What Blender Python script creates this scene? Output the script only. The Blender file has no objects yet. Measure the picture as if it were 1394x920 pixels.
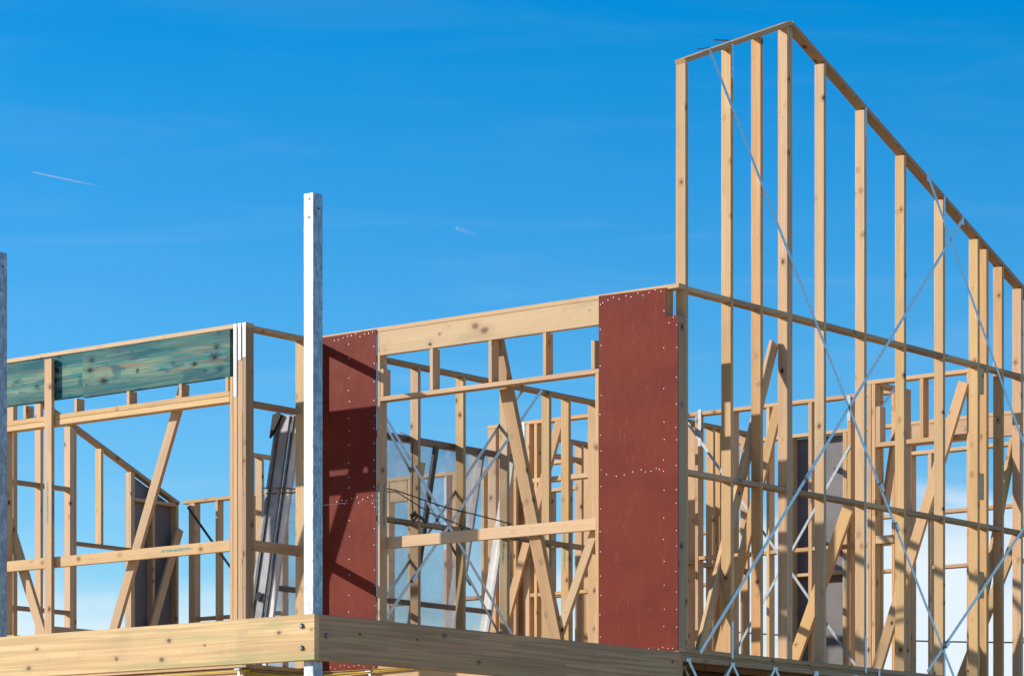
import bpy, math, random
from mathutils import Vector, Matrix
random.seed(11)
FZ = 3.373            # height of the upper floor above the ground, metres
T = .035; W = .09     # framing timber
scene = bpy.context.scene
col = bpy.context.collection
# ------------------------------------------------------------------ materials
def nmat(name):
    m = bpy.data.materials.new(name); m.use_nodes = True
    nt = m.node_tree; nt.nodes.clear()
    out = nt.nodes.new('ShaderNodeOutputMaterial'); b = nt.nodes.new('ShaderNodeBsdfPrincipled')
    nt.links.new(b.outputs[0], out.inputs[0])
    return m, nt, b
def N(nt, t, **kw):
    n = nt.nodes.new(t)
    for k, v in kw.items():
        if k.startswith('i_'): n.inputs[int(k[2:])].default_value = v
        else: setattr(n, k, v)
    return n
def L(nt, a, b): nt.links.new(a, b)
def math_(nt, op, a, b=None, c=None, clamp=False):
    n = nt.nodes.new('ShaderNodeMath'); n.operation = op; n.use_clamp = clamp
    for i, x in enumerate((a, b, c)):
        if x is None: continue
        if isinstance(x, (int, float)): n.inputs[i].default_value = x
        else: nt.links.new(x, n.inputs[i])
    return n.outputs[0]
def smooth(nt, x, lo, hi, olo=0., ohi=1.):
    n = nt.nodes.new('ShaderNodeMapRange'); n.interpolation_type = 'SMOOTHSTEP'
    nt.links.new(x, n.inputs[0]); n.inputs[1].default_value = lo; n.inputs[2].default_value = hi
    n.inputs[3].default_value = olo; n.inputs[4].default_value = ohi
    return n.outputs[0]
def mixc(nt, f, a, b, mode='MIX'):
    n = nt.nodes.new('ShaderNodeMix'); n.data_type = 'RGBA'; n.blend_type = mode
    for i, x in ((0, f), (6, a), (7, b)):
        if isinstance(x, (int, float)): n.inputs[i].default_value = x
        elif isinstance(x, tuple): n.inputs[i].default_value = (*x, 1) if len(x) == 3 else x
        else: nt.links.new(x, n.inputs[i])
    return n.outputs[2]
def vmul(nt, v, s):
    n = nt.nodes.new('ShaderNodeVectorMath'); n.operation = 'MULTIPLY'
    nt.links.new(v, n.inputs[0]); n.inputs[1].default_value = s
    return n.outputs[0]
def rnd_coords(nt):
    tc = N(nt, 'ShaderNodeTexCoord'); oi = N(nt, 'ShaderNodeObjectInfo')
    c = N(nt, 'ShaderNodeCombineXYZ')
    L(nt, math_(nt, 'MULTIPLY', oi.outputs['Random'], 97.), c.inputs[0])
    L(nt, math_(nt, 'MULTIPLY', oi.outputs['Random'], 31.), c.inputs[1])
    L(nt, math_(nt, 'MULTIPLY', oi.outputs['Random'], 57.), c.inputs[2])
    a = N(nt, 'ShaderNodeVectorMath', operation='ADD')
    L(nt, tc.outputs['Object'], a.inputs[0]); L(nt, c.outputs[0], a.inputs[1])
    return tc, oi, a.outputs[0]
def noise(nt, v, s, detail=3, dist=0., scale=1.):
    n = N(nt, 'ShaderNodeTexNoise'); L(nt, vmul(nt, v, s), n.inputs['Vector'])
    n.inputs['Scale'].default_value = scale; n.inputs['Detail'].default_value = detail
    n.inputs['Distortion'].default_value = dist
    return n.outputs['Fac']
def vor(nt, v, scale):
    n = N(nt, 'ShaderNodeTexVoronoi'); L(nt, v, n.inputs['Vector']); n.inputs['Scale'].default_value = scale
    return n

def add_spots(nt, tc, P, c, spots, halo, body, core, wob=.014):
    """large knots at known places on one board: ringed halo, brown body, dark core"""
    if not spots: return c
    so = N(nt, 'ShaderNodeSeparateXYZ'); L(nt, tc.outputs['Object'], so.inputs[0])
    wn = math_(nt, 'ADD', math_(nt, 'MULTIPLY', math_(nt, 'SUBTRACT', noise(nt, P, (45, 60, 60), 3), .5), wob), math_(nt, 'MULTIPLY', math_(nt, 'SUBTRACT', noise(nt, P, (9, 22, 22), 2), .5), wob * 2.))
    for kx, ky, kr in spots:
        dx = math_(nt, 'MULTIPLY', math_(nt, 'SUBTRACT', so.outputs[0], kx), .65); dy = math_(nt, 'SUBTRACT', so.outputs[1], ky)
        q = math_(nt, 'ADD', math_(nt, 'SQRT', math_(nt, 'ADD', math_(nt, 'MULTIPLY', dx, dx), math_(nt, 'MULTIPLY', dy, dy))), wn)
        rg = math_(nt, 'MULTIPLY_ADD', math_(nt, 'SINE', math_(nt, 'MULTIPLY', q, 620.)), .35, .65)
        c = mixc(nt, math_(nt, 'MULTIPLY', smooth(nt, q, kr * .8, kr * 2.2, .5, 0.), rg), c, halo)
        c = mixc(nt, smooth(nt, q, kr * .5, kr * .95, .75, 0.), c, body)
        c = mixc(nt, smooth(nt, q, kr * .1, kr * .5, .8, 0.), c, core)
    return c
def pine(name, light, mid, dark, knots=1., stamp=None, rough=.62, stretch=1., spots=()):
    """sawn pine, grain along the object's local X"""
    m, nt, b = nmat(name)
    tc, oi, P = rnd_coords(nt)
    warp = noise(nt, P, (1.5, 9, 9), 2)
    k = vor(nt, vmul(nt, P, (.75, 1, 1)), 7.)
    kd = k.outputs['Distance']
    kdist = math_(nt, 'ADD', kd, math_(nt, 'MULTIPLY', math_(nt, 'SUBTRACT', noise(nt, P, (60, 60, 60), 2), .5), .05))
    swirl = smooth(nt, kdist, .07, .36, 1., 0.)
    # growth rings: bands across the width, bent round the knots
    sx = N(nt, 'ShaderNodeSeparateXYZ'); L(nt, P, sx.inputs[0])
    yy = math_(nt, 'ADD', sx.outputs[1], math_(nt, 'MULTIPLY', sx.outputs[2], .7))
    yy = math_(nt, 'ADD', yy, math_(nt, 'MULTIPLY', warp, .05))
    yy = math_(nt, 'ADD', yy, math_(nt, 'MULTIPLY', swirl, .022))
    rings = math_(nt, 'MULTIPLY_ADD', math_(nt, 'SINE', math_(nt, 'MULTIPLY', yy, 520.)), .5, .5)
    streak = noise(nt, P, (1.3, 70, 70), 4)
    broad = noise(nt, P, (.9 * stretch, 12, 12), 3, .4)
    f = math_(nt, 'ADD', math_(nt, 'MULTIPLY', rings, .3), math_(nt, 'ADD', math_(nt, 'MULTIPLY', streak, .5), math_(nt, 'MULTIPLY', broad, .55)))
    f = smooth(nt, f, .3, .85)
    c = mixc(nt, f, light, mid)
    c = mixc(nt, smooth(nt, swirl, .35, 1., 0., .55 * knots), c, dark)
    if knots:
        core = smooth(nt, kdist, .075, .105, 1., 0.)
        sel = smooth(nt, math_(nt, 'FRACT', math_(nt, 'MULTIPLY', oi.outputs['Random'], 7.3)), .0, .3, .6, 1.)
        c = mixc(nt, math_(nt, 'MULTIPLY', core, sel), c, (.04, .018, .008))
    # nail heads and small pin knots
    k2 = vor(nt, P, 13.)
    c = mixc(nt, smooth(nt, k2.outputs['Distance'], .04, .062, .85, 0.), c, (.07, .04, .025))
    # handling dirt, long soft patches
    d = noise(nt, P, (2.2, 7, 7), 4, .3)
    c = mixc(nt, smooth(nt, d, .52, .78, 0., .38), c, (.30, .225, .15))
    if stamp:
        so = N(nt, 'ShaderNodeSeparateXYZ'); L(nt, tc.outputs['Object'], so.inputs[0])
        ax = smooth(nt, math_(nt, 'ABSOLUTE', math_(nt, 'SUBTRACT', so.outputs[0], stamp)), .14, .2, 1., 0.)
        ay = smooth(nt, math_(nt, 'ABSOLUTE', math_(nt, 'SUBTRACT', so.outputs[1], .004)), .008, .014, 1., 0.)
        az = smooth(nt, math_(nt, 'ABSOLUTE', math_(nt, 'SUBTRACT', so.outputs[2], .0)), .008, .014, 1., 0.)
        nn = smooth(nt, noise(nt, P, (40, 90, 90), 2), .38, .52, .15, .85)
        c = mixc(nt, math_(nt, 'MULTIPLY', math_(nt, 'MULTIPLY', ax, math_(nt, 'MAXIMUM', ay, az)), nn), c, (.03, .2, .19))
    c = add_spots(nt, tc, P, c, spots, (.4, .2, .08), (.22, .085, .035), (.08, .035, .02))
    hs = N(nt, 'ShaderNodeHueSaturation')
    L(nt, c, hs.inputs['Color'])
    r2 = math_(nt, 'FRACT', math_(nt, 'MULTIPLY', oi.outputs['Random'], 13.7))
    L(nt, math_(nt, 'MULTIPLY_ADD', oi.outputs['Random'], .012, .494), hs.inputs['Hue'])
    L(nt, math_(nt, 'MULTIPLY_ADD', r2, .2, .9), hs.inputs['Saturation'])
    L(nt, math_(nt, 'MULTIPLY_ADD', math_(nt, 'FRACT', math_(nt, 'MULTIPLY', oi.outputs['Random'], 29.3)), -.2, 1.09), hs.inputs['Value'])
    L(nt, hs.outputs[0], b.inputs['Base Color'])
    b.inputs['Roughness'].default_value = rough
    b.inputs['Specular IOR Level'].default_value = .3
    bp = N(nt, 'ShaderNodeBump'); bp.inputs['Strength'].default_value = .25; bp.inputs['Distance'].default_value = .002
    L(nt, f, bp.inputs['Height']); L(nt, bp.outputs[0], b.inputs['Normal'])
    return m

def laminated(name, tones, knots=True, green=.0, dirt=.3, spots=()):
    """glue laminated beam: long lamellae with finger joints, along local X, height along local Y"""
    m, nt, b = nmat(name)
    tc, oi, P = rnd_coords(nt)
    s = N(nt, 'ShaderNodeSeparateXYZ'); L(nt, P, s.inputs[0])
    cb = N(nt, 'ShaderNodeCombineXYZ'); L(nt, s.outputs[0], cb.inputs[0]); L(nt, s.outputs[1], cb.inputs[1])
    br = N(nt, 'ShaderNodeTexBrick'); L(nt, cb.outputs[0], br.inputs['Vector'])
    br.offset = .37; br.inputs['Scale'].default_value = 1.
    br.inputs['Brick Width'].default_value = .95; br.inputs['Row Height'].default_value = .034
    br.inputs['Mortar Size'].default_value = .0009; br.inputs['Mortar Smooth'].default_value = .6; br.inputs['Bias'].default_value = 0.
    br.inputs['Color1'].default_value = (*tones[0], 1); br.inputs['Color2'].default_value = (*tones[1], 1)
    br.inputs['Mortar'].default_value = (*tones[2], 1)
    streak = noise(nt, P, (1.1, 55, 55), 5)
    broad = noise(nt, P, (.7, 16, 16), 3, .5)
    c = mixc(nt, smooth(nt, streak, .42, .62, 0., .75), br.outputs['Color'], tones[2])
    c = mixc(nt, smooth(nt, broad, .45, .75, 0., .55), c, tones[3])
    if green:
        g = noise(nt, P, (1.1, 14, 14), 3)
        c = mixc(nt, smooth(nt, g, .52, .7, 0., green), c, (.33, .35, .13))
    if knots:
        kv = vor(nt, vmul(nt, P, (1, 1.2, 1.2)), 5.)
        kd = math_(nt, 'ADD', kv.outputs['Distance'], math_(nt, 'MULTIPLY', math_(nt, 'SUBTRACT', noise(nt, P, (50, 50, 50), 2), .5), .07))
        c = mixc(nt, smooth(nt, kd, .06, .16, .6, 0.), c, (.2, .1, .05))
        c = mixc(nt, smooth(nt, kd, .04, .065, .9, 0.), c, (.06, .03, .015))
    k2 = vor(nt, P, 12.)
    c = mixc(nt, smooth(nt, k2.outputs['Distance'], .03, .055, .7, 0.), c, (.06, .04, .03))
    d = noise(nt, P, (3, 3, 3), 5, .3)
    c = mixc(nt, smooth(nt, d, .55, .8, 0., dirt), c, (.26, .19, .12))
    c = add_spots(nt, tc, P, c, spots, (.42, .26, .13), (.2, .1, .05), (.05, .025, .015))
    # thin upright scrapes and saw marks
    sx2 = noise(nt, P, (95, 5, 5), 3)
    c = mixc(nt, math_(nt, 'MULTIPLY', smooth(nt, sx2, .68, .76, 0., .6), smooth(nt, noise(nt, P, (1.7, 9, 9), 2), .5, .65)), c, (.16, .11, .07))
    L(nt, c, b.inputs['Base Color']); b.inputs['Roughness'].default_value = .6
    b.inputs['Specular IOR Level'].default_value = .3
    bp = N(nt, 'ShaderNodeBump'); bp.inputs['Strength'].default_value = .3; bp.inputs['Distance'].default_value = .002
    L(nt, streak, bp.inputs['Height']); L(nt, bp.outputs[0], b.inputs['Normal'])
    return m

PINE = pine('pine_timber', (.7, .475, .25), (.52, .31, .14), (.26, .12, .045))
PINE_PINK = pine('pine_pinkish', (.68, .45, .24), (.51, .295, .138), (.26, .12, .05))
PINE_CLEAR = pine('pine_clear', (.69, .46, .235), (.58, .365, .17), (.34, .17, .07), knots=.5, stretch=.5)
PINE_STAMP = pine('pine_teal_stamp', (.69, .465, .245), (.5, .3, .135), (.25, .12, .045), stamp=-.05)
PINE_KNOT = pine('pine_clear_knotted', (.69, .46, .235), (.58, .365, .17), (.34, .17, .07), knots=.5, stretch=.5, spots=((.125, .03, .032), (.03, -.016, .038), (-.98, .02, .012)))
PINE_DARK = pine('pine_dark', (.5, .335, .18), (.34, .2, .1), (.15, .075, .035))  # darker pine tone, mostly on plates, noggins and corner studs
BS = [(-1.85, 0.043, 0.02), (-1.768, -0.084, 0.022), (-2.621, -0.058, 0.022), (-3.045, -0.082, 0.02), (-3.116, 0.04, 0.018), (-3.434, -0.007, 0.012), (-4.097, 0.039, 0.017), (-4.373, 0.046, 0.014)]
BBS = [(-1.571, 0.043, 0.016), (-0.719, 0.093, 0.03), (-0.354, -0.066, 0.024), (0.357, -0.061, 0.012), (1.896, 0.069, 0.014), (0.794, -0.031, 0.012), (-0.999, 0.046, 0.01)]
TS = [(-0.711, 0.172, 0.02), (-0.687, 0.064, 0.026), (-0.671, -0.021, 0.026), (-0.727, -0.114, 0.024), (-0.445, -0.044, 0.022), (0.731, 0.11, 0.026), (0.748, 0.028, 0.03), (0.585, -0.073, 0.028)]
PINE_RAIL = pine('pine_rail_teal_mark', (.7, .475, .25), (.56, .36, .17), (.3, .15, .06), stamp=-1.14)
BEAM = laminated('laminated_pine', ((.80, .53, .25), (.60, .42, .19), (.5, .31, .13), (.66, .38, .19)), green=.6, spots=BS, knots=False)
BEAM_SHADED = laminated('laminated_pine_shaded', ((.54, .32, .155), (.40, .24, .12), (.3, .17, .08), (.46, .24, .105)), green=.2, spots=BBS, knots=False)  # same pine as the front beam, with its shade darkened into the tones

def teal_board():
    m, nt, b = nmat('teal_treated_timber')
    tc, oi, P = rnd_coords(nt)
    a = noise(nt, P, (1.3, 22, 22), 6, .5); g = noise(nt, P, (1.4, 110, 110), 5)
    c = mixc(nt, smooth(nt, a, .38, .6), (.03, .185, .19), (.2, .31, .22))
    c = mixc(nt, smooth(nt, noise(nt, P, (2.0, 30, 30), 5, .5), .53, .64, 0., .65), c, (.22, .13, .08))
    c = mixc(nt, smooth(nt, noise(nt, P, (3.5, 12, 12), 5, .4), .52, .62, 0., .75), c, (.003, .085, .135))
    c = mixc(nt, smooth(nt, g, .47, .6, 0., .4), c, (.02, .09, .085))
    c = mixc(nt, smooth(nt, noise(nt, P, (.8, 60, 60), 2), .66, .7, 0., .5), c, (.03, .035, .03))   # long splits
    kv = vor(nt, P, 4.5)
    c = mixc(nt, smooth(nt, kv.outputs['Distance'], .05, .13, .8, 0.), c, (.015, .02, .025))
    c = add_spots(nt, tc, P, c, TS, (.015, .05, .06), (.012, .022, .03), (.004, .005, .006), .03)
    so = N(nt, 'ShaderNodeSeparateXYZ'); L(nt, tc.outputs['Object'], so.inputs[0])
    e = smooth(nt, math_(nt, 'ABSOLUTE', so.outputs[1]), .07, .1, 0., .55)   # stain soaked in along the edges
    c = mixc(nt, e, c, (.01, .1, .12))
    L(nt, c, b.inputs['Base Color']); b.inputs['Roughness'].default_value = .75; b.inputs['Specular IOR Level'].default_value = .15
    return m
TEAL = teal_board()

def red_board():
    m, nt, b = nmat('red_coated_sheet')
    tc, oi, P = rnd_coords(nt)
    a = noise(nt, P, (3, 1.5, 3), 3); g = noise(nt, P, (18, 18, 9), 4, .6)
    c = mixc(nt, smooth(nt, a, .35, .7), (.178, .024, .012), (.148, .02, .011))
    sc = noise(nt, P, (3., 22, 7), 6, 1.4)
    c = mixc(nt, smooth(nt, sc, .6, .7, 0., .16), c, (.36, .12, .085))
    c = mixc(nt, smooth(nt, g, .6, .8, 0., .05), c, (.4, .2, .15))
    L(nt, c, b.inputs['Base Color'])
    L(nt, smooth(nt, g, .3, .7, .52, .62), b.inputs['Roughness'])
    b.inputs['Specular IOR Level'].default_value = .09
    bp = N(nt, 'ShaderNodeBump'); bp.inputs['Strength'].default_value = .12; bp.inputs['Distance'].default_value = .02
    L(nt, noise(nt, P, (2.4, 2.4, 1.2), 2), bp.inputs['Height']); L(nt, bp.outputs[0], b.inputs['Normal'])
    return m
RED = red_board()

def metal(name, c0, c1, rough, scale, metallic=1., stretch=1.):
    m, nt, b = nmat(name)
    tc, oi, P = rnd_coords(nt)
    v = vor(nt, vmul(nt, P, (1, 1, stretch)), scale); n = noise(nt, P, (scale * .35, scale * .35, scale * .35 * stretch), 5, .6)
    s = N(nt, 'ShaderNodeSeparateColor'); L(nt, v.outputs['Color'], s.inputs[0])
    f = math_(nt, 'ADD', math_(nt, 'MULTIPLY', s.outputs[0], .5), math_(nt, 'MULTIPLY', smooth(nt, n, .4, .65), .5))
    c = mixc(nt, f, c0, c1)
    L(nt, c, b.inputs['Base Color']); b.inputs['Metallic'].default_value = metallic
    L(nt, math_(nt, 'MULTIPLY_ADD', f, -.15, rough + .1), b.inputs['Roughness'])
    bp = N(nt, 'ShaderNodeBump'); bp.inputs['Strength'].default_value = .3; bp.inputs['Distance'].default_value = .003
    L(nt, n, bp.inputs['Height']); L(nt, bp.outputs[0], b.inputs['Normal'])
    return m
def perforated(name='galvanised_strap', g=1.):
    m, nt, b = nmat(name)
    tc, oi, P = rnd_coords(nt)
    so = N(nt, 'ShaderNodeSeparateXYZ'); L(nt, tc.outputs['Object'], so.inputs[0])
    fx = math_(nt, 'SUBTRACT', math_(nt, 'FRACT', math_(nt, 'MULTIPLY', so.outputs[0], 1 / .055)), .5)
    fy = math_(nt, 'SUBTRACT', math_(nt, 'ABSOLUTE', so.outputs[1]), .005)
    fx = math_(nt, 'MULTIPLY', fx, .055)
    q = math_(nt, 'SQRT', math_(nt, 'ADD', math_(nt, 'MULTIPLY', fx, fx), math_(nt, 'MULTIPLY', fy, fy)))
    n = noise(nt, P, (30, 60, 60), 4)
    c = mixc(nt, n, (.45 * g, .51 * g, .55 * g), (.6 * g, .65 * g, .68 * g))  # bluish tint puts sky reflection into the neutral zinc colour
    c = mixc(nt, smooth(nt, q, .0025, .005, .5, 0.), c, (.12, .12, .12))
    L(nt, c, b.inputs['Base Color']); b.inputs['Metallic'].default_value = 1.
    b.inputs['Roughness'].default_value = .46
    return m
GALV = metal('galvanised_steel', (.25, .28, .31), (.43, .46, .49), .5, 110., stretch=.4)
STRAP = perforated()
STRAP_GLARE_CUT = perforated('glare_cut_galvanised_strap', .5)  # same strap, colour darkened on sun-facing walls to hold back glare
NAIL = metal('bright_steel', (.8, .8, .8), (.95, .95, .95), .35, 100.)
ALU = metal('silver_aluminium', (.5, .49, .49), (.6, .585, .58), .6, 12., metallic=.2)
ALU_MID = metal('grey_aluminium', (.2, .2, .215), (.28, .28, .3), .5, 12., metallic=.2)
ALU_DARK = metal('charcoal_aluminium', (.05, .052, .058), (.09, .092, .1), .38, 30., metallic=.5)
ALU_BROWN = metal('bronze_aluminium', (.16, .13, .125), (.2, .165, .155), .4, 30., metallic=.5)
BOLT = metal('dark_steel_bolt', (.12, .13, .15), (.2, .22, .25), .4, 60.)

def plain(name, c0, c1, rough=.7, s=(3, 3, 3), spec=.3, lo=.35, hi=.7):
    m, nt, b = nmat(name)
    tc, oi, P = rnd_coords(nt)
    c = mixc(nt, smooth(nt, noise(nt, P, s, 5, .3), lo, hi), c0, c1)
    L(nt, c, b.inputs['Base Color']); b.inputs['Roughness'].default_value = rough
    b.inputs['Specular IOR Level'].default_value = spec
    return m
SHEET = plain('dark_grey_sheet', (.15, .142, .15), (.19, .182, .192), .55)
WRAP = plain('black_plastic', (.008, .008, .009), (.02, .02, .022), .3, (20, 20, 20))
ROPE = plain('grey_brown_rope', (.10, .075, .05), (.2, .16, .12), .9, (140, 140, 140))
YELLOW = plain('yellow_line', (.65, .42, .01), (.5, .33, .01), .5, (30, 30, 30))
DECK = plain('particle_board', (.3, .2, .1), (.4, .27, .14), .8, (40, 40, 40))
LIGHT_BLOCK = plain('light_blocking_wrap', (.03, .03, .035), (.05, .05, .055), .7)  # for the added panels that darken the space under the floor
CABLE = plain('black_cable', (.015, .015, .015), (.03, .03, .03), .6)
PORC = plain('white_porcelain', (.7, .7, .68), (.8, .8, .78), .3)
CARD = plain('yellowish_label', (.5, .42, .2), (.62, .55, .3), .7, (20, 20, 20))
GROUND = plain('dry_sandy_ground', (.5, .34, .18), (.62, .44, .25), .9, (.25, .25, .25))

def glass():
    m = bpy.data.materials.new('window_glass'); m.use_nodes = True; nt = m.node_tree; nt.nodes.clear()
    out = N(nt, 'ShaderNodeOutputMaterial')
    tr = N(nt, 'ShaderNodeBsdfTransparent'); tr.inputs[0].default_value = (.965, .975, .98, 1)
    gl = N(nt, 'ShaderNodeBsdfGlossy'); gl.inputs['Roughness'].default_value = .02
    df = N(nt, 'ShaderNodeBsdfDiffuse'); df.inputs[0].default_value = (.62, .6, .58, 1)
    ge = N(nt, 'ShaderNodeNewGeometry'); dp = N(nt, 'ShaderNodeVectorMath', operation='DOT_PRODUCT')
    L(nt, ge.outputs['Normal'], dp.inputs[0]); L(nt, ge.outputs['Incoming'], dp.inputs[1])
    ca = math_(nt, 'SUBTRACT', 1., math_(nt, 'ABSOLUTE', dp.outputs['Value']), clamp=True)
    fres = math_(nt, 'MULTIPLY_ADD', math_(nt, 'POWER', ca, 5.), .96, .04)
    tc, oi, P = rnd_coords(nt)
    dust = smooth(nt, noise(nt, P, (2., 2., 9.), 5, .8), .35, .7, .03, .17)
    m1 = N(nt, 'ShaderNodeMixShader'); L(nt, fres, m1.inputs[0]); L(nt, tr.outputs[0], m1.inputs[1]); L(nt, gl.outputs[0], m1.inputs[2])
    m2 = N(nt, 'ShaderNodeMixShader'); L(nt, dust, m2.inputs[0]); L(nt, m1.outputs[0], m2.inputs[1]); L(nt, df.outputs[0], m2.inputs[2])
    L(nt, m2.outputs[0], out.inputs[0])
    return m
GLASS = glass()

# ------------------------------------------------------------------ builders
def tag(o, label, cat, group=None, kind=None):
    if label: o['label'] = label
    if cat: o['category'] = cat
    if group: o['group'] = group
    o['kind'] = kind or 'thing'
    return o
def thing(name, loc, label, cat, group=None):
    o = bpy.data.objects.new(name, None); col.objects.link(o)
    o.location = (loc[0], loc[1], loc[2] + FZ); o.empty_display_size = .2
    return tag(o, label, cat, group)
def origin(parent):
    p = Vector((0, 0, 0))
    while parent is not None:
        p += parent.matrix_basis.to_translation() if parent.type == 'EMPTY' else Vector((0, 0, 0)); parent = parent.parent
    return p
WM = {}                                         # world matrices as built
def wm(o): return WM.get(o.name) or Matrix.Translation(o.location)
def place(name, me, parent, M, mat):
    o = bpy.data.objects.new(name, me); col.objects.link(o)
    me.materials.append(mat)
    WM[o.name] = M
    if parent is not None:
        o.parent = parent
        o.matrix_basis = wm(parent).inverted() @ M
    else: o.matrix_basis = M
    return o
def prism(l, w, t, ch=.003):
    """board: length l on X, width w on Y, thickness t on Z, long edges eased"""
    ch = min(ch, w * .3, t * .3); h, k = w / 2, t / 2
    pr = [(-h, -k + ch), (-h + ch, -k), (h - ch, -k), (h, -k + ch), (h, k - ch), (h - ch, k), (-h + ch, k), (-h, k - ch)]
    vs = [(x, a, b) for x in (-l / 2, l / 2) for a, b in pr]
    fs = [(i, (i + 1) % 8, 8 + (i + 1) % 8, 8 + i) for i in range(8)] + [tuple(range(7, -1, -1)), tuple(range(8, 16))]
    me = bpy.data.meshes.new('board'); me.from_pydata(vs, [], fs); me.update()
    return me
def bar(name, parent, a, b, wdir, w, t, mat, ch=.003):
    """timber from a to b (z above the upper floor); w measured along wdir, t across"""
    a = Vector(a); b = Vector(b); a.z += FZ; b.z += FZ
    x = (b - a).normalized(); y = Vector(wdir); y = (y - x * y.dot(x)).normalized(); z = x.cross(y)
    M = Matrix((x, y, z)).transposed().to_4x4(); M.translation = (a + b) / 2
    return place(name, prism((b - a).length, w, t, ch), parent, M, mat)
def box(name, parent, u, v, z, mat, ch=.003):
    """axis-aligned timber from ranges; the grain follows the longest side"""
    d = [u[1] - u[0], v[1] - v[0], z[1] - z[0]]; c = [sum(u) / 2, sum(v) / 2, sum(z) / 2]
    order = sorted(range(3), key=lambda i: -d[i]); i, j = order[0], order[1]
    e = [Vector((1, 0, 0)), Vector((0, 1, 0)), Vector((0, 0, 1))]
    a = Vector(c) - e[i] * d[i] / 2; b = Vector(c) + e[i] * d[i] / 2
    return bar(name, parent, a, b, e[j], d[j], d[order[2]], mat, ch)
def pick(p=None):
    r = random.random()
    return p or (PINE if r < .6 else PINE_PINK if r < .8 else PINE_CLEAR if r < .9 else PINE_STAMP)
def poly_mesh(vs, fs):
    me = bpy.data.meshes.new('mesh'); me.from_pydata(vs, [], fs); me.update(); return me
def slab(name, parent, pts, axis, a0, a1, mat):
    """outline pts extruded along axis 'u' (pts are v,z) or 'v' (pts are u,z)"""
    n = len(pts)
    if axis == 'u': vs = [(a0, p, q + FZ) for p, q in pts] + [(a1, p, q + FZ) for p, q in pts]
    else: vs = [(p, a0, q + FZ) for p, q in pts] + [(p, a1, q + FZ) for p, q in pts]
    c = sum((Vector(v) for v in vs), Vector()) / len(vs)
    vs = [tuple(Vector(v) - c) for v in vs]
    fs = [tuple(range(n - 1, -1, -1)), tuple(range(n, 2 * n))] + [(i, (i + 1) % n, n + (i + 1) % n, n + i) for i in range(n)]
    me = poly_mesh(vs, fs)
    import bmesh
    bm = bmesh.new(); bm.from_mesh(me); bmesh.ops.recalc_face_normals(bm, faces=bm.faces); bm.to_mesh(me); bm.free()
    return place(name, me, parent, Matrix.Translation(c), mat)
def disc_mesh(r, h, n=10, dome=True):
    vs, fs = [], []
    rings = [(r, 0), (r, h * .5), (r * .6, h)] if dome else [(r, 0), (r, h)]
    for rr, hh in rings:
        for i in range(n):
            a = 2 * math.pi * i / n; vs.append((rr * math.cos(a), rr * math.sin(a), hh))
    for k in range(len(rings) - 1):
        for i in range(n): fs.append((k * n + i, k * n + (i + 1) % n, (k + 1) * n + (i + 1) % n, (k + 1) * n + i))
    fs.append(tuple(range((len(rings) - 1) * n, len(rings) * n)))
    return poly_mesh(vs, fs)
def knob(name, parent, p, nrm, me, mat):
    """small domed head sitting on a face with outward normal nrm"""
    z = Vector(nrm).normalized(); x = z.orthogonal().normalized(); y = z.cross(x)
    M = Matrix((x, y, z)).transposed().to_4x4(); M.translation = Vector((p[0], p[1], p[2] + FZ))
    o = bpy.data.objects.new(name, me); col.objects.link(o)
    if not me.materials: me.materials.append(mat)
    WM[o.name] = M; o.parent = parent; o.matrix_basis = wm(parent).inverted() @ M
    return o
def tube(name, parent, pts, r, mat, n=6):
    pts = [Vector((p[0], p[1], p[2] + FZ)) for p in pts]; c = pts[0].copy()
    vs, fs = [], []
    for i, p in enumerate(pts):
        d = (pts[min(i + 1, len(pts) - 1)] - pts[max(i - 1, 0)]).normalized()
        x = d.cross(Vector((.13, .2, 1))).normalized(); y = d.cross(x)
        for k in range(n):
            a = 2 * math.pi * k / n; vs.append(tuple(p - c + (x * math.cos(a) + y * math.sin(a)) * r))
    for i in range(len(pts) - 1):
        for k in range(n): fs.append((i * n + k, i * n + (k + 1) % n, (i + 1) * n + (k + 1) % n, (i + 1) * n + k))
    fs += [tuple(range(n - 1, -1, -1)), tuple(range(len(vs) - n, len(vs)))]
    me = poly_mesh(vs, fs)
    for p in me.polygons: p.use_smooth = True
    return place(name, me, parent, Matrix.Translation(c), mat)
def strap(name, parent, a, b, nrm, mat=STRAP, w=.03, tens=()):
    """flat metal strap brace from a to b lying on a face with normal nrm, tensioners as sub-parts at fractions"""
    a, b = Vector(a), Vector(b)
    side = Vector(nrm).cross((b - a)).normalized()
    s = bar(name, parent, a, b, side, w, .0016, mat, .0003)
    for f in tens:
        p = a.lerp(b, f); d = (b - a).normalized(); q = Vector(nrm).normalized()
        me_a = p - d * .035 + q * .012; me_b = p + d * .035 + q * .012
        t = bar('tensioner', s, me_a, me_b, side, .042, .02, STRAP, .004)
    return s
def tie(parent, x, y, z0, z1, nrm, w=.03):
    n = Vector(nrm) * .002
    return bar('tie_down_strap', parent, (x + n.x, y + n.y, z0), (x + n.x, y + n.y, z1), (n.y, -n.x, 0), w, .0015, STRAP if n.x == 0 else STRAP_GLARE_CUT, .0003)
NU = (-1, 0, 0); NV = (0, -1, 0)

# ------------------------------------------------------------------ setting
g = place('ground', poly_mesh([(-900, -900, 0), (900, -900, 0), (900, 900, 0), (-900, 900, 0)], [(0, 1, 2, 3)]), None, Matrix.Identity(4), GROUND)
tag(g, 'dry sandy building site ground', 'ground', kind='structure')

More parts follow.
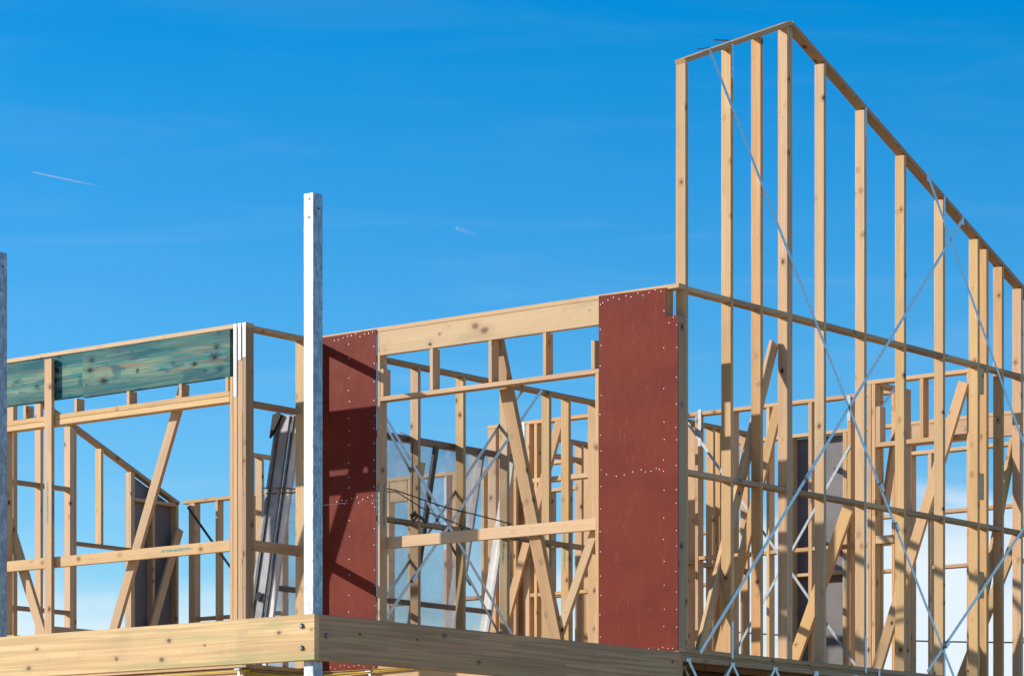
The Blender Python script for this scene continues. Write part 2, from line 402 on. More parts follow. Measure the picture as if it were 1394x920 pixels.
# ------------------------------------------------------------------ balcony edge beams
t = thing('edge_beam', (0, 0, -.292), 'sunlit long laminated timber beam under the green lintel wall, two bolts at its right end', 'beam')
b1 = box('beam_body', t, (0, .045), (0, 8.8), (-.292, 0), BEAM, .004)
BH = disc_mesh(.017, .012, 12)
for z in (-.072, -.212): knob('bolt', t, (0, .106, z), NU, BH, BOLT)
for z in (-.072, -.212): knob('bolt', t, (0, 3.05, z), NU, BH, BOLT)
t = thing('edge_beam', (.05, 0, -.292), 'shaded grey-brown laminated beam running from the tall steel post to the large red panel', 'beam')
box('beam_body', t, (.0455, 3.972), (0, .045), (-.292, 0), BEAM_SHADED, .004)
knob('bolt', t, (.112, 0, -.133), NV, BH, BOLT)

# ------------------------------------------------------------------ steel posts
def steel_post(v0, label, top=2.68):
    t = thing('steel_post', (.09, v0 + .045, -FZ), label, 'post', 'galvanised steel posts behind the edge beam')
    # hollow square tube with rounded corners and an open top
    o_, i_ = .0445, .0395; n = 4
    def ring(h, r):
        pts = []
        for cx, cy, a0 in ((1, 1, 0), (-1, 1, 90), (-1, -1, 180), (1, -1, 270)):
            for k in range(n):
                a = math.radians(a0 + 90 * k / (n - 1)); pts.append((cx * (h - r) + r * math.cos(a), cy * (h - r) + r * math.sin(a)))
        return pts
    O, I = ring(o_, .009), ring(i_, .006); m = len(O)
    zt = top + FZ
    vs = [(x, y, 0) for x, y in O] + [(x, y, zt) for x, y in O] + [(x, y, zt) for x, y in I] + [(x, y, zt - 1.) for x, y in I]
    fs = []
    for k in range(3):
        for i in range(m): fs.append((k * m + i, k * m + (i + 1) % m, (k + 1) * m + (i + 1) % m, (k + 1) * m + i))
    me = poly_mesh(vs, fs)
    place('post_tube', me, t, Matrix.Translation((.09, v0 + .045, 0)), GALV)
    box('base_plate', t, (-.01, .19), (v0 - .055, v0 + .145), (-FZ, -FZ + .012), GALV)
    hm = disc_mesh(.0075, .0008, 10, False)
    for z in (2.643, 2.526): knob('bolt_hole', t, (.0453, v0 + .04, z), NU, hm, WRAP)
    knob('bolt_hole', t, (.092, v0 + .0003, 2.585), NV, hm, WRAP)
    return t
steel_post(.045, 'tall galvanised steel post rising where the two beams meet, beside the red panel')
steel_post(2.992, 'galvanised steel post cut off by the left edge of the photo, bluish in the shade')

# ------------------------------------------------------------------ LEFT WALL  (plane u = 3.153)
U0, U1 = 3.153, 3.243
t = LW = thing('wall_frame', (3.2, 5.4, 0), 'open timber wall frame under the stained green lintel, behind the long sunlit beam', 'wall frame')
box('top_plate', t, (U0, U1), (3.564, 7.9), (2.665, 2.70), PINE_CLEAR)
lt = box('lintel', t, (U0 + .004, U0 + .045), (3.742, 5.402), (2.29, 2.664), TEAL); lt['label'] = 'teal stained lintel board, right length'
lt = box('lintel', t, (U0 + .01, U0 + .051), (5.403, 7.4), (2.306, 2.664), TEAL); lt['label'] = 'greenish stained lintel board, left length'
box('bottom_plate', t, (U0, U1), (3.6, 7.9), (0, .035), PINE)
# corner pack
box('stud', t, (U0, U1), (3.564, 3.599), (0, 2.6645), PINE_DARK)
box('stud', t, (U0 + .002, U1), (3.60, 3.655), (.036, 2.6645), PINE)
box('stud', t, (U0, U1), (3.6565, 3.7035), (.036, 2.6645), PINE_CLEAR)
box('jack_stud', t, (U0 + .001, U1), (3.705, 3.741), (.036, 2.289), PINE)
box('packer', t, (U0 - .001, U0 + .03), (3.6005, 3.612), (1.5, 2.0), PINE_CLEAR)
for a, b in ((6.33, 6.37), (7.0, 7.035), (7.6, 7.635)): box('stud', t, (U0 + .001, U1), (a, b), (.036, 2.1 if a < 6.5 else 2.30), PINE)
# double head rail with a dark joint between
box('head_rail', t, (U0, U1), (3.742, 7.4), (2.139, 2.18), pick(PINE))
box('head_rail', t, (U0, U1), (3.742, 7.4), (2.092, 2.1375), pick(PINE_CLEAR))
for a, b in ((6.113, 6.073), (5.501, 5.466), (4.891, 4.856), (4.302, 4.267), (3.79, 3.755)):
    box('cripple_stud', t, (U0 + .002, U1), (b, a), (2.181, 2.2895), pick(PINE))
box('temporary_rail', t, (U0 + .003, U0 + .038), (3.742, 7.2), (.92, 1.008), PINE_RAIL)
box('prop_stud', t, (3.117, 3.152), (5.727, 5.815), (.36, 2.64), PINE_STAMP)
box('packer', t, (3.117, 3.7), (6.18, 6.3), (.31, .385), PINE)
bar('brace', t, (3.262, 4.34, 2.30), (3.262, 5.24, .15), (0, 1, .3), .092, .035, PINE)
bar('brace', t, (3.262, 6.62, 1.85), (3.262, 5.88, .15), (0, 1, -.3), .092, .035, PINE)
for v, z in ((3.68, 2.126), (3.632, 2.41), (3.582, 2.427)):
    tie(t, U0 - .0005, v, z, 2.698, NU, .032)

# short return wall (plane v = 3.65)
t = thing('wall_frame', (3.6, 3.7, 0), 'short return wall frame between the corner studs and the tall steel post', 'wall frame')
box('top_plate', t, (3.2435, 3.979), (3.62, 3.72), (2.664, 2.699), PINE)
box('bottom_plate', t, (3.2435, 3.979), (3.65, 3.74), (0, .035), PINE)
box('stud', t, (3.2435, 3.278), (3.652, 3.74), (.036, 2.6635), PINE)
box('stud', t, (3.872, 3.979), (3.6, 3.70), (.036, 2.6635), PINE)
box('noggin', t, (3.2785, 3.8715), (3.652, 3.738), (2.075, 2.115), PINE_DARK)
box('noggin', t, (3.2785, 3.8715), (3.655, 3.69), (.935, 1.018), PINE_PINK)

# ------------------------------------------------------------------ MIDDLE WALL (plane u = 3.974)
U0, U1 = 3.981, 4.068
t = thing('wall_frame', (4.02, 1.8, 0), 'wall frame with pale knotted lintel between two dark red sheathing panels', 'wall frame')
box('top_plate', t, (3.98, U1), (0, 3.649), (2.666, 2.70), PINE_CLEAR)
box('lintel', t, (3.979, 4.024), (.70, 2.894), (2.476, 2.6645), PINE_KNOT)
box('bottom_plate', t, (U0, U1), (0, 3.649), (0, .035), PINE)
box('stud', t, (U0, U1), (.001, .036), (.036, 2.464), PINE_DARK)
box('stud', t, (U0, U1), (.112, .147), (.036, 2.6655), PINE)
box('stud', t, (U0, U1), (.44, .475), (.036, 2.6655), PINE)
box('stud', t, (U0, U1), (.733, .768), (.036, 2.1145), PINE)
box('stud', t, (U0, U1), (2.894, 2.929), (.036, 2.6655), PINE_STAMP)
box('stud', t, (U0, U1), (3.20, 3.235), (.036, 2.6655), PINE)
box('stud', t, (U0, U1), (3.6, 3.635), (.036, 2.6655), PINE)
for a, z0, z1 in ((2.892, 2.152, 2.37), (2.383, 2.152, 2.475), (1.794, 2.152, 2.475), (1.265, 2.152, 2.475), (.806, 2.152, 2.365)):
    box('cripple_stud', t, (U0, U1), (a - .035, a), (z0, z1), PINE_PINK)
box('head_rail', t, (3.9805, U1), (.70, 2.893), (2.115, 2.151), PINE_PINK)
box('temporary_rail', t, (4.07, 4.105), (.74, 2.92), (.96, 1.05), PINE_CLEAR)
bar('brace', t, (4.135, 1.845, 2.55), (4.135, 1.215, .03), (0, 1, .2), .11, .05, PINE_DARK)
bar('brace', t, (4.15, .78, 1.21), (4.15, 1.30, .06), (0, 1, .3), .075, .035, PINE)
# coated sheets with nails
NH = disc_mesh(.0043, .0025, 7)
def nails(panel, pts):
    for v, z in pts:
        knob('nail', panel, (3.974, v + random.uniform(-.006, .006), z + random.uniform(-.015, .015)), NU, NH, NAIL)
pr = slab('sheathing_panel', t, [(.003, .012), (.003, 2.465), (.109, 2.465), (.109, 2.678), (.729, 2.689), (.729, .012)], 'u', 3.974, 3.9795, RED)
pr['label'] = 'large dark red coated sheet at the foot of the gable wall'
P_ = [(.71, z) for z in (2.62, 2.45, 2.33, 2.16, 1.93, 1.8, 1.66, 1.53, 1.4, 1.28, 1.1, .93, .78, .6, .44, .3, .15)]
P_ += [(.018, z) for z in (2.4, 2.22, 2.0, 1.8, 1.66, 1.54, 1.35, 1.2, 1.08, .9, .76, .6, .45, .3, .18)]
P_ += [(.128, z) for z in (2.52, 2.25, 1.95, 1.7, 1.55, 1.42, 1.34, 1.18, 1.0, .84, .66, .5, .33, .2)]
P_ += [(.1 + .054 * i, 2.66 - .001 * i) for i in range(1, 12)] + [(.045 * i, .035) for i in range(1, 8)] + [(.045, 2.44), (.085, 2.43), (.2, 1.36), (.3, 1.35)]
P_ += [(.17 + .08 * i, 1.345) for i in range(7)]
nails(pr, P_)
pl = slab('sheathing_panel', t, [(2.929, 1.342), (2.929, 2.686), (3.598, 2.684), (3.598, 1.342)], 'u', 3.974, 3.9795, RED)
pl['label'] = 'upper dark red coated sheet beside the steel post'
P_ = [(2.945, z) for z in (2.57, 2.42, 2.28, 2.14, 2.0, 1.9, 1.78, 1.66, 1.56, 1.45)] + [(2.96 + .045 * i, 2.66) for i in range(10)]
P_ += [(3.215, z) for z in (2.6, 2.48, 2.33, 2.24, 2.15, 2.02, 1.9, 1.8, 1.66, 1.55, 1.45)] + [(2.96 + .055 * i, 1.365) for i in range(8)]
nails(pl, P_)
pl = slab('sheathing_panel', t, [(2.929, .012), (2.929, 1.3395), (3.598, 1.3395), (3.598, .012)], 'u', 3.974, 3.9795, RED)
pl['label'] = 'lower dark red coated sheet beside the steel post'
P_ = [(2.945, z) for z in (1.28, 1.12, .97, .8, .65, .5, .35, .2)] + [(3.215, z) for z in (1.2, 1.06, .9, .76, .6, .46, .3, .15)]
P_ += [(2.96 + .05 * i, .035) for i in range(10)] + [(2.96 + .05 * i, 1.32) for i in range(0, 9, 3)]
nails(pl, P_)

# ------------------------------------------------------------------ GABLE WALL (plane v = 0)
t = GW = thing('gable_wall_frame', (6.8, .045, 0), 'tall sunlit gable wall frame of long studs rising to a peak, crossed by metal straps', 'wall frame')
def gz(u): return 4.953 - .412 * abs(u - 5.492)
box('bottom_plate', t, (4.07, 6.31), (0, .09), (-.003, .032), PINE_DARK)
box('bottom_plate', t, (6.325, 10.9), (0, .09), (-.003, .032), PINE_DARK)
rights = [4.103, 4.690, 5.089, 5.457, 5.494, 5.974, 6.567, 7.172, 7.788, 8.355, 8.503, 8.764, 9.094, 9.55, 10.15, 10.75]
sm = {4.690: PINE, 5.089: PINE_PINK, 5.457: PINE, 7.172: PINE, 8.355: PINE}
for r in rights:
    top = min(gz(r), gz(r - T)) - .0385 if r != 5.494 else gz(5.492) - .055
    if r == 5.457: top = gz(5.43) - .042
    box('stud', t, (r - T, r), (.001, .09), (.033, top), sm.get(r) or pick())
for i in range(len(rights) - 1):
    a, b = rights[i] + .001, rights[i + 1] - T - .001
    if b - a < .1: continue
    box('noggin', t, (a, b), (.003, .088), (2.659, 2.695), PINE_DARK if i % 2 else PINE)
    box('noggin', t, (a, b), (.003, .088), (1.314, 1.350), PINE_DARK if i % 3 else PINE)
def raked(u0, u1, mt):
    q = .018 / math.cos(math.atan(.412))
    bar('raking_plate', t, (u0, .045, gz(u0) - q), (u1, .045, gz(u1) - q), (0, 1, 0), .09, T, mt)
raked(4.062, 5.489, PINE_PINK); raked(5.496, 10.9, PINE_DARK)
for z0, z1 in ((2.44, 2.655), (1.55, 1.77), (.72, .94)):
    box('packer', t, (8.357, 8.435), (.006, .05), (z0, z1), PINE_CLEAR)
bar('brace', t, (5.42, .125, 2.47), (4.42, .125, .02), (1, 0, .3), .09, .035, PINE)
bar('brace', t, (9.15, .125, 2.15), (8.40, .125, .10), (1, 0, .3), .09, .035, PINE)
ys = -.002
for a, b, tn in (((4.384, ys, 4.476), (7.929, ys, .02), (.672, .738)), ((7.504, ys, 4.119), (9.8, ys, 1.2), ()),
                 ((8.073, ys, 3.859), (4.251, ys, .008), (.622,)), ((10.1, ys, 2.2), (7.493, ys, .047), (.885,))):
    strap('strap_brace', t, a, b, NV, tens=tn)
for u, z0, z1 in ((4.673, 4.341, 4.6), (6.55, 4.267, 4.49), (7.771, 3.736, 4.0), (4.673, -.01, .271), (6.55, -.01, .281), (7.771, -.03, .3), (6.75, -.06, .03)):
    tie(t, u, .0, z0, z1, NV, .028)
for u, z in ((4.384, 4.44), (7.504, 4.09), (8.073, 3.83)):   # strap ends bent over the plate
    tie(t, u, .0, z - .02, z + .05, NV, .032)
bar('offcut', t, (4.42, .03, 4.52), (4.3, .07, 4.49), (0, 1, 0), .02, .004, CABLE)
bar('offcut', t, (4.66, .03, 4.625), (4.5, .06, 4.60), (0, 1, 0), .03, .004, CABLE)

# ------------------------------------------------------------------ INNER LONG WALL (plane v = 3.75)
t = thing('wall_frame', (7, 3.8, 0), 'long inner wall frame seen through the opening under the pale lintel, with crossed metal straps', 'wall frame')
V0, V1 = 3.75, 3.84
box('top_plate', t, (4.07, 10.52), (V0, V1), (2.665, 2.70), PINE_DARK)
box('bottom_plate', t, (4.07, 10.52), (V0, V1), (0, .035), PINE)
rs = [4.85, 5.499, 6.102, 6.707, 7.306, 7.591, 7.992, 8.54, 9.15, 9.56, 9.862, 9.975, 10.446]
for i, r in enumerate(rs): box('stud', t, (r - T, r), (V0 + .001, V1), (.036, 2.6645), PINE_STAMP if i in (2, 3, 4, 5) else pick())
pr_ = 4.07
for r in rs:
    if r - T - pr_ > .1: box('noggin', t, (pr_ + .001, r - T - .001), (V0 + .004, V1 - .002), (1.335, 1.372), PINE_DARK)
    pr_ = r
strap('strap_brace', t, (4.55, 3.748, 2.69), (7.2, 3.748, .03), NV)
strap('strap_brace', t, (7.159, 3.748, 2.69), (4.56, 3.748, .03), NV, tens=(.68,))
strap('strap_brace', t, (4.65, 3.842, 2.69), (7.11, 3.842, .03), (0, 1, 0), tens=(.66,))
strap('strap_brace', t, (7.014, 3.842, 2.687), (4.51, 3.842, .03), (0, 1, 0))
tie(t, 6.75, 3.75, 2.35, 2.69, NV)

# ------------------------------------------------------------------ generic cross walls (plane u = const)
def cross_wall(name, u0, v0, v1, label, studs, top=2.7, noggins=(), heads=(), full=True):
    t = thing(name, (u0 + .045, (v0 + v1) / 2, 0), label, 'wall frame')
    box('top_plate', t, (u0, u0 + W), (v0, v1), (top - T, top), PINE)
    box('bottom_plate', t, (u0, u0 + W), (v0, v1), (0, .035), PINE)
    for s in studs:
        a, b, z0, z1 = (s + (.036, top - T - .0005))[:4] if len(s) == 2 else s
        box('stud', t, (u0 + .001, u0 + W), (a, b), (z0, z1), pick())
    for a, b, z0, z1 in noggins: box('noggin', t, (u0 + .004, u0 + W - .002), (a, b), (z0, z1), pick())
    for a, b, z0, z1 in heads: box('head_rail', t, (u0 - .001, u0 + W - .001), (a, b), (z0, z1), PINE_CLEAR)
    return t
# u = 9.1
t = cross_wall('wall_frame', 9.1, 1.292, 3.748, 'inner cross wall frame directly behind the left half of the gable wall', [(1.292, 1.327), (1.75, 1.79), (2.165, 2.205), (2.625, 2.66), (3.02, 3.055), (3.418, 3.455), (3.62, 3.655)],
               noggins=[(1.33, 1.748, 1.325, 1.36), (1.792, 2.163, 1.325, 1.36), (2.207, 2.623, 1.325, 1.36), (2.662, 3.018, 1.325, 1.36), (3.057, 3.416, 1.325, 1.36)])
strap('strap_brace', t, (9.098, 3.6, 2.69), (9.098, 1.62, .166), NU, mat=STRAP_GLARE_CUT, w=.026, tens=(.57,))
strap('strap_brace', t, (9.098, 1.76, 2.235), (9.098, 3.28, .05), NU, mat=STRAP_GLARE_CUT, w=.026)
for v, z0, z1 in ((1.77, 2.46, 2.69), (3.40, 2.38, 2.72)): tie(t, 9.098, v, z0, z1, NU, .035)
bar('brace', t, (9.05, 2.49, 2.66), (9.05, 3.17, .35), (0, 1, .3), .095, .035, PINE_PINK)
bar('brace', t, (9.05, 1.72, 1.72), (9.05, 2.45, .05), (0, 1, .3), .12, .035, PINE_CLEAR)
# u = 8.57 small wall beside the gable
t = thing('wall_frame', (8.6, .7, 0), 'short cross wall frame with high window opening, meeting the gable wall behind its eighth stud', 'wall frame')
box('top_plate', t, (8.57, 8.66), (.092, 1.25), (2.665, 2.70), PINE_CLEAR)
box('bottom_plate', t, (8.57, 8.66), (.092, 1.25), (0, .035), PINE)
box('stud', t, (8.571, 8.66), (1.165, 1.203), (.036, 2.6645), PINE)
box('stud', t, (8.571, 8.66), (1.206, 1.25), (.036, 2.6645), PINE_PINK)
box('stud', t, (8.571, 8.66), (.218, .256), (.036, 2.6645), PINE)
box('cripple_stud', t, (8.571, 8.66), (.68, .718), (2.151, 2.6645), PINE_PINK)
box('packer', t, (8.571, 8.66), (1.115, 1.1635), (2.151, 2.465), PINE)
box('head_rail', t, (8.569, 8.66), (.257, 1.164), (2.11, 2.1505), PINE_CLEAR)
box('sill', t, (8.571, 8.66), (.99, 1.164), (1.27, 1.34), PINE)
bar('brace', t, (8.53, .255, 2.58), (8.53, 1.17, .04), (0, 1, .3), .10, .035, PINE_CLEAR)
# v = 1.2 short link wall
t = thing('wall_frame', (8.9, 1.25, 0), 'narrow link wall frame with a red-marked top plate, behind the sixth and seventh gable studs', 'wall frame')
box('top_plate', t, (8.662, 9.225), (1.2, 1.29), (2.664, 2.699), PINE_PINK)
box('bottom_plate', t, (8.662, 9.225), (1.2, 1.29), (0, .035), PINE)
box('stud', t, (9.133, 9.225), (1.2, 1.236), (.036, 2.6635), PINE_PINK)
box('stud', t, (8.662, 8.70), (1.201, 1.29), (.036, 2.6635), PINE)
box('stud', t, (8.74, 8.775), (1.205, 1.29), (.036, 2.6635), PINE)
strap('strap_brace', t, (8.60, 1.196, 2.37), (8.93, 1.196, 2.665), NV)
bar('brace', t, (8.95, 1.16, 2.45), (8.72, 1.16, 1.6), (1, 0, .2), .09, .035, PINE)
# u = 8.55 wall in the middle opening
t = cross_wall('wall_frame', 8.55, 3.842, 5.487, 'inner cross wall frame with window opening, seen right of the big leaning brace', [(4.12, 4.16), (4.889, 4.925), (4.98, 5.03), (5.24, 5.285), (5.30, 5.35), (5.387, 5.487)],
               heads=[(4.161, 5.03, 2.105, 2.15)], noggins=[(4.161, 4.978, 1.03, 1.065)])
bar('brace', t, (8.52, 4.588, 2.66), (8.52, 5.42, .3), (0, 1, .3), .09, .035, PINE)
tie(t, 8.549, 5.05, 2.2, 2.69, NU)
# v = 5.4
t = thing('wall_frame', (9.9, 5.45, 0), 'far inner wall frame running back from the middle cross wall towards the rear wall', 'wall frame')
box('top_plate', t, (8.64, 10.849), (5.4, 5.49), (2.664, 2.699), PINE_DARK)
box('bottom_plate', t, (8.64, 10.849), (5.4, 5.49), (0, .035), PINE)
for r in (8.92, 9.033, 9.38, 9.783, 9.962, 10.082, 10.6): box('stud', t, (r - T, r), (5.402, 5.49), (.036, 2.6635), pick())
for a, b in ((9.784, 9.926), (10.083, 10.564), (9.382, 9.746)): box('noggin', t, (a, b), (5.404, 5.488), (2.495, 2.532), PINE)
tie(t, 9.02, 5.401, 2.3, 2.69, NV)
# u = 10.85 rear wall
t = thing('wall_frame', (10.9, 3.5, 0), 'rear wall frame with deep lintel and grey sheet, farthest behind the gable wall', 'wall frame')
box('top_plate', t, (10.85, 10.94), (.092, 7.2), (2.665, 2.70), PINE)
box('bottom_plate', t, (10.85, 10.94), (.092, 7.2), (0, .035), PINE)
box('lintel', t, (10.852, 10.90), (.13, 2.178), (2.47, 2.664), PINE_PINK)
box('head_rail', t, (10.85, 10.94), (.13, 2.178), (2.38, 2.415), PINE)
box('head_rail', t, (10.85, 10.94), (4.14, 6.9), (2.38, 2.415), PINE)
for a, b in ((.092, .128), (1.96, 2.0), (2.18, 2.216), (2.55, 2.585), (2.90, 2.949), (3.523, 3.56), (3.60, 3.64), (4.10, 4.138), (4.7, 4.735), (5.3, 5.335), (5.9, 5.935), (6.5, 6.535), (7.16, 7.198)):
    z1 = 2.38 if a in (1.96, 4.7, 5.3, 5.9, 6.5) else 2.6645
    box('stud', t, (10.851, 10.94), (a, b), (.036, z1 - .0005), pick())
for z in (1.805, 1.287):
    for a, b in ((.13, 1.958), (2.218, 2.548), (4.14, 4.698), (4.737, 5.298), (5.337, 5.898), (5.937, 6.498)): box('noggin', t, (10.853, 10.938), (a, b), (z, z + .034), PINE_PINK)
box('noggin', t, (10.853, 10.938), (2.951, 3.521), (1.308, 1.34), PINE)
sh = slab('grey_sheet', t, [(2.87, .01), (2.87, 2.662), (3.6, 2.662), (3.6, .01)], 'u', 10.941, 10.951, SHEET)
for v, z0, z1 in ((4.11, 2.38, 2.69), (3.57, 2.38, 2.69)): tie(t, 10.849, v, z0, z1, NU, .04)
bar('brace', t, (10.83, .75, 2.15), (10.83, 1.68, .12), (0, 1, .3), .10, .035, PINE)

# ------------------------------------------------------------------ raked wall at the far left, plane v = 9.9
t = thing('wall_frame', (7.9, 9.95, 0), 'sloping-topped wall frame with dark grey sheet, seen through the opening below the green lintel', 'wall frame')
def rz(u): return 3.109 - .4265 * (u - 7.081)
bar('raking_plate', t, (5.6, 9.945, rz(5.6) - .02), (8.86, 9.945, rz(8.86) - .02), (0, 1, 0), .09, .035, PINE_DARK)
for r, z0 in ((6.12, 0), (6.575, 0), (6.921, 0), (7.345, 0), (7.382, 0), (7.757, 1.80), (8.207, 0), (8.50, 0), (8.85, 0)):
    w_ = .055 if r in (6.575, 7.345, 8.207) else T
    box('stud', t, (r - w_, r), (9.901, 9.99), (z0 + .036 if z0 == 0 else z0, rz(r) - .042), PINE_PINK if z0 == 0 else PINE)
box('bottom_plate', t, (5.6, 8.85), (9.9, 9.99), (0, .035), PINE)
box('sill', t, (7.384, 8.15), (9.902, 9.99), (1.765, 1.799), PINE_DARK)
box('lower_rail', t, (6.923, 7.29), (9.904, 9.98), (.83, .918), PINE)
box('lower_rail', t, (7.384, 8.15), (9.904, 9.98), (.83, .918), PINE)
for z in (2.30, 1.05):
    for a, b in ((6.13, 6.518), (6.577, 6.884), (6.923, 7.288)): box('noggin', t, (a, b), (9.904, 9.988), (z, z + .04), PINE_DARK)
for z in (2.29, .86): box('noggin', t, (8.21, 8.81), (9.904, 9.988), (z, z + .036), PINE_PINK)
slab('grey_sheet', t, [(8.16, .01), (8.16, rz(8.16) - .05), (8.848, rz(8.848) - .05), (8.848, .01)], 'v', 9.991, 10.0, SHEET)
bar('brace', t, (8.84, 9.88, 2.05), (8.25, 9.88, .5), (1, 0, .3), .09, .035, PINE)
# low far wall, plane u = 8.9
t = thing('wall_frame', (8.95, 7.5, 0), 'lower wall frame far back, its thin top rail visible left of the corner studs', 'wall frame')
box('top_plate', t, (8.9, 8.99), (5.49, 9.899), (2.325, 2.36), PINE)
box('bottom_plate', t, (8.9, 8.99), (5.49, 9.899), (0, .035), PINE)
for r in (9.81, 9.42, 8.93, 8.5, 8.1, 7.6, 7.12, 6.79, 6.32, 6.215, 5.85, 5.5):
    box('stud', t, (8.901, 8.99), (r - (.09 if r in (9.81, 6.215, 7.12) else T), r), (.036, 2.3245), PINE_STAMP if r == 6.215 else pick())
for a, b in ((9.425, 9.715), (8.935, 9.38), (8.505, 8.89), (6.83, 7.02), (5.86, 6.12)): box('noggin', t, (8.904, 8.988), (a, b), (1.09, 1.125), PINE_DARK)
box('noggin', t, (8.904, 8.988), (6.80, 7.02), (2.12, 2.32), PINE_PINK)
strap('strap_brace', t, (8.898, 9.82, 2.29), (8.898, 8.6, .96), NU, mat=BOLT)
tie(t, 8.898, 6.30, 1.6, 2.3, NU)
# v = 8.5 wall end seen right of the corner pack
t = thing('wall_frame', (8.4, 8.55, 0), 'distant wall frame end with doubled studs, seen in the gap left of the leaning window', 'wall frame')
box('top_plate', t, (8.3, 8.899), (8.5, 8.59), (2.664, 2.70), PINE)
box('bottom_plate', t, (8.3, 8.899), (8.5, 8.59), (0, .035), PINE)
for r in (8.34, 8.52, 8.66): box('stud', t, (r - T, r), (8.501, 8.59), (.036, 2.6635), PINE)

# ------------------------------------------------------------------ window units leaning against the inner wall
def lean(vt, vb, z): return vt + (vb - vt) * (1 - z / 2.1)
def window_unit(u0, u1, zt, vt, vb, d, fm, label, mull=(), bars=(), fw=.055, inner=None, jamb_mat=None):
    """aluminium unit with head, sill, jambs, mullions and panes; the top stands at v = vt, the foot at v = vb"""
    t = thing('window_unit', ((u0 + u1) / 2, vb, 0), label, 'window', 'aluminium window units leaning on the inner wall')
    fb, ft = Vector((0, vb, .036)), Vector((0, vt, zt)); up = (ft - fb).normalized(); nv = Vector((0, -up.z, up.y)).normalized()
    H = (ft - fb).length
    def pt(u, h, o=0): p = fb + up * h + nv * (-o); return (u, p.y, p.z)
    inner = inner or fm
    bar('head', t, pt(u0, H - fw / 2, d / 2), pt(u1, H - fw / 2, d / 2), up, fw, d, inner, .004)
    bar('sill', t, pt(u0, fw / 2, d / 2), pt(u1, fw / 2, d / 2), up, fw, d, inner, .004)
    for u, nm in ((u0 - .0125, 0), (u1 + .0125, 1)):
        bar('jamb', t, pt(u, 0, d / 2), pt(u, H, d / 2), nv, d + .006, .025, jamb_mat or fm, .004)
        bar('jamb_rib', t, pt(u + (-.018 if nm == 0 else .018), 0, d * .72), pt(u + (-.018 if nm == 0 else .018), H, d * .72), nv, d * .2, .012, ALU_DARK, .002)
    for u in mull:
        bar('mullion', t, pt(u - .028, fw, d * .3), pt(u - .028, H - fw, d * .3), nv, d * .35, .045, ALU_DARK, .004)
        bar('mullion', t, pt(u + .026, fw, d * .62), pt(u + .026, H - fw, d * .62), nv, d * .25, .035, ALU_DARK, .004)
    for z in bars: bar('glazing_bar', t, pt(u0, z, d * .4), pt(u1, z, d * .4), up, .045, d * .5, inner, .004)
    us = [u0] + sorted(mull) + [u1]
    for a, b in zip(us[:-1], us[1:]): bar('pane', t, pt((a + b) / 2, fw * .7, d * .45), pt((a + b) / 2, H - fw * .7, d * .45), (1, 0, 0), b - a - .02, .005, GLASS, .001)
    return t, pt
wa, pa = window_unit(4.13, 6.9, 2.1, 3.85, 4.25, .1, ALU, 'silver-framed glazed door unit leaning nearest against the studs, roped on', mull=(5.89,), bars=(.70,), inner=ALU_BROWN)
wb, pb = window_unit(4.11, 6.6, 2.115, 3.957, 4.357, .15, ALU_MID, 'grey-framed glazed unit leaning behind the silver-framed one, black wrap on its edge')
wc, pc = window_unit(4.22, 4.9, 1.25, 3.85, 3.95, .035, ALU, 'small low silver window unit leaning beside the steel post', fw=.04)
# label on the glass, torn black wrap on the edge
bar('paper_label', wa, pa(5.66, 1.90, .0), pa(5.66, 1.78, .0), (1, 0, 0), .13, .002, CARD, .0005)
for k, (z, s) in enumerate(((.42, .09), (.66, .06), (.2, .07))):
    pts = []
    for i in range(9):
        a = 2 * math.pi * i / 9; rr = s * random.uniform(.45, 1.)
        pts.append((4.47 - .19 * z + rr * math.cos(a) * .9 - (k == 1) * .05, z + rr * math.sin(a)))
    slab('plastic_wrap', wb, pts, 'u', 4.075 - .01 * k, 4.082 - .01 * k, WRAP)
slab('plastic_wrap', wb, [(4.06, 2.08), (4.03, 2.125), (4.07, 2.15), (4.125, 2.135), (4.16, 1.95), (4.112, 2.0)], 'u', 4.06, 4.085, WRAP)
# ropes
r = tube('rope', None, [(4.05, 4.22, 1.545), (4.06, 4.02, 1.53), (4.075, 3.80, 1.50), (4.3, 3.735, 1.52), (4.9, 3.735, 1.60), (5.139, 3.735, 1.60), (5.8, 3.735, 1.52), (6.512, 3.735, 1.476), (6.72, 3.74, 1.46)], .0055, ROPE)
tag(r, 'upper grey-brown rope tied round the leaning windows, above the thicker knot', 'rope', 'ropes holding the windows')
r = tube('rope', None, [(4.06, 4.2, 1.50), (4.09, 3.80, 1.48), (4.5, 3.73, 1.53), (5.16, 3.73, 1.585), (5.6, 3.73, 1.45), (6.144, 3.73, 1.364), (6.9, 3.73, 1.33), (7.3, 3.735, 1.32)], .0048, ROPE)
tag(r, 'lower grey-brown rope sagging across the glass to the fourth stud', 'rope', 'ropes holding the windows')
r = tube('rope', None, [(5.36, 3.86, 2.12), (5.37, 3.735, 2.06), (5.36, 3.725, 1.8), (5.345, 3.72, 1.55), (5.333, 3.70, 1.43), (5.37, 3.7, 1.40), (5.36, 3.71, 1.34), (5.28, 3.71, 1.31), (5.2, 3.72, 1.33), (5.14, 3.73, 1.32)], .0065, ROPE)
tag(r, 'rope hanging down the glass to a knot on the horizontal timber', 'rope', 'ropes holding the windows')
kn = tube('knot', r, [(5.30, 3.70, 1.40), (5.34, 3.68, 1.43), (5.38, 3.69, 1.40), (5.34, 3.70, 1.36), (5.30, 3.69, 1.38), (5.35, 3.68, 1.41), (5.44, 3.69, 1.39), (5.5, 3.7, 1.36)], .014, ROPE)
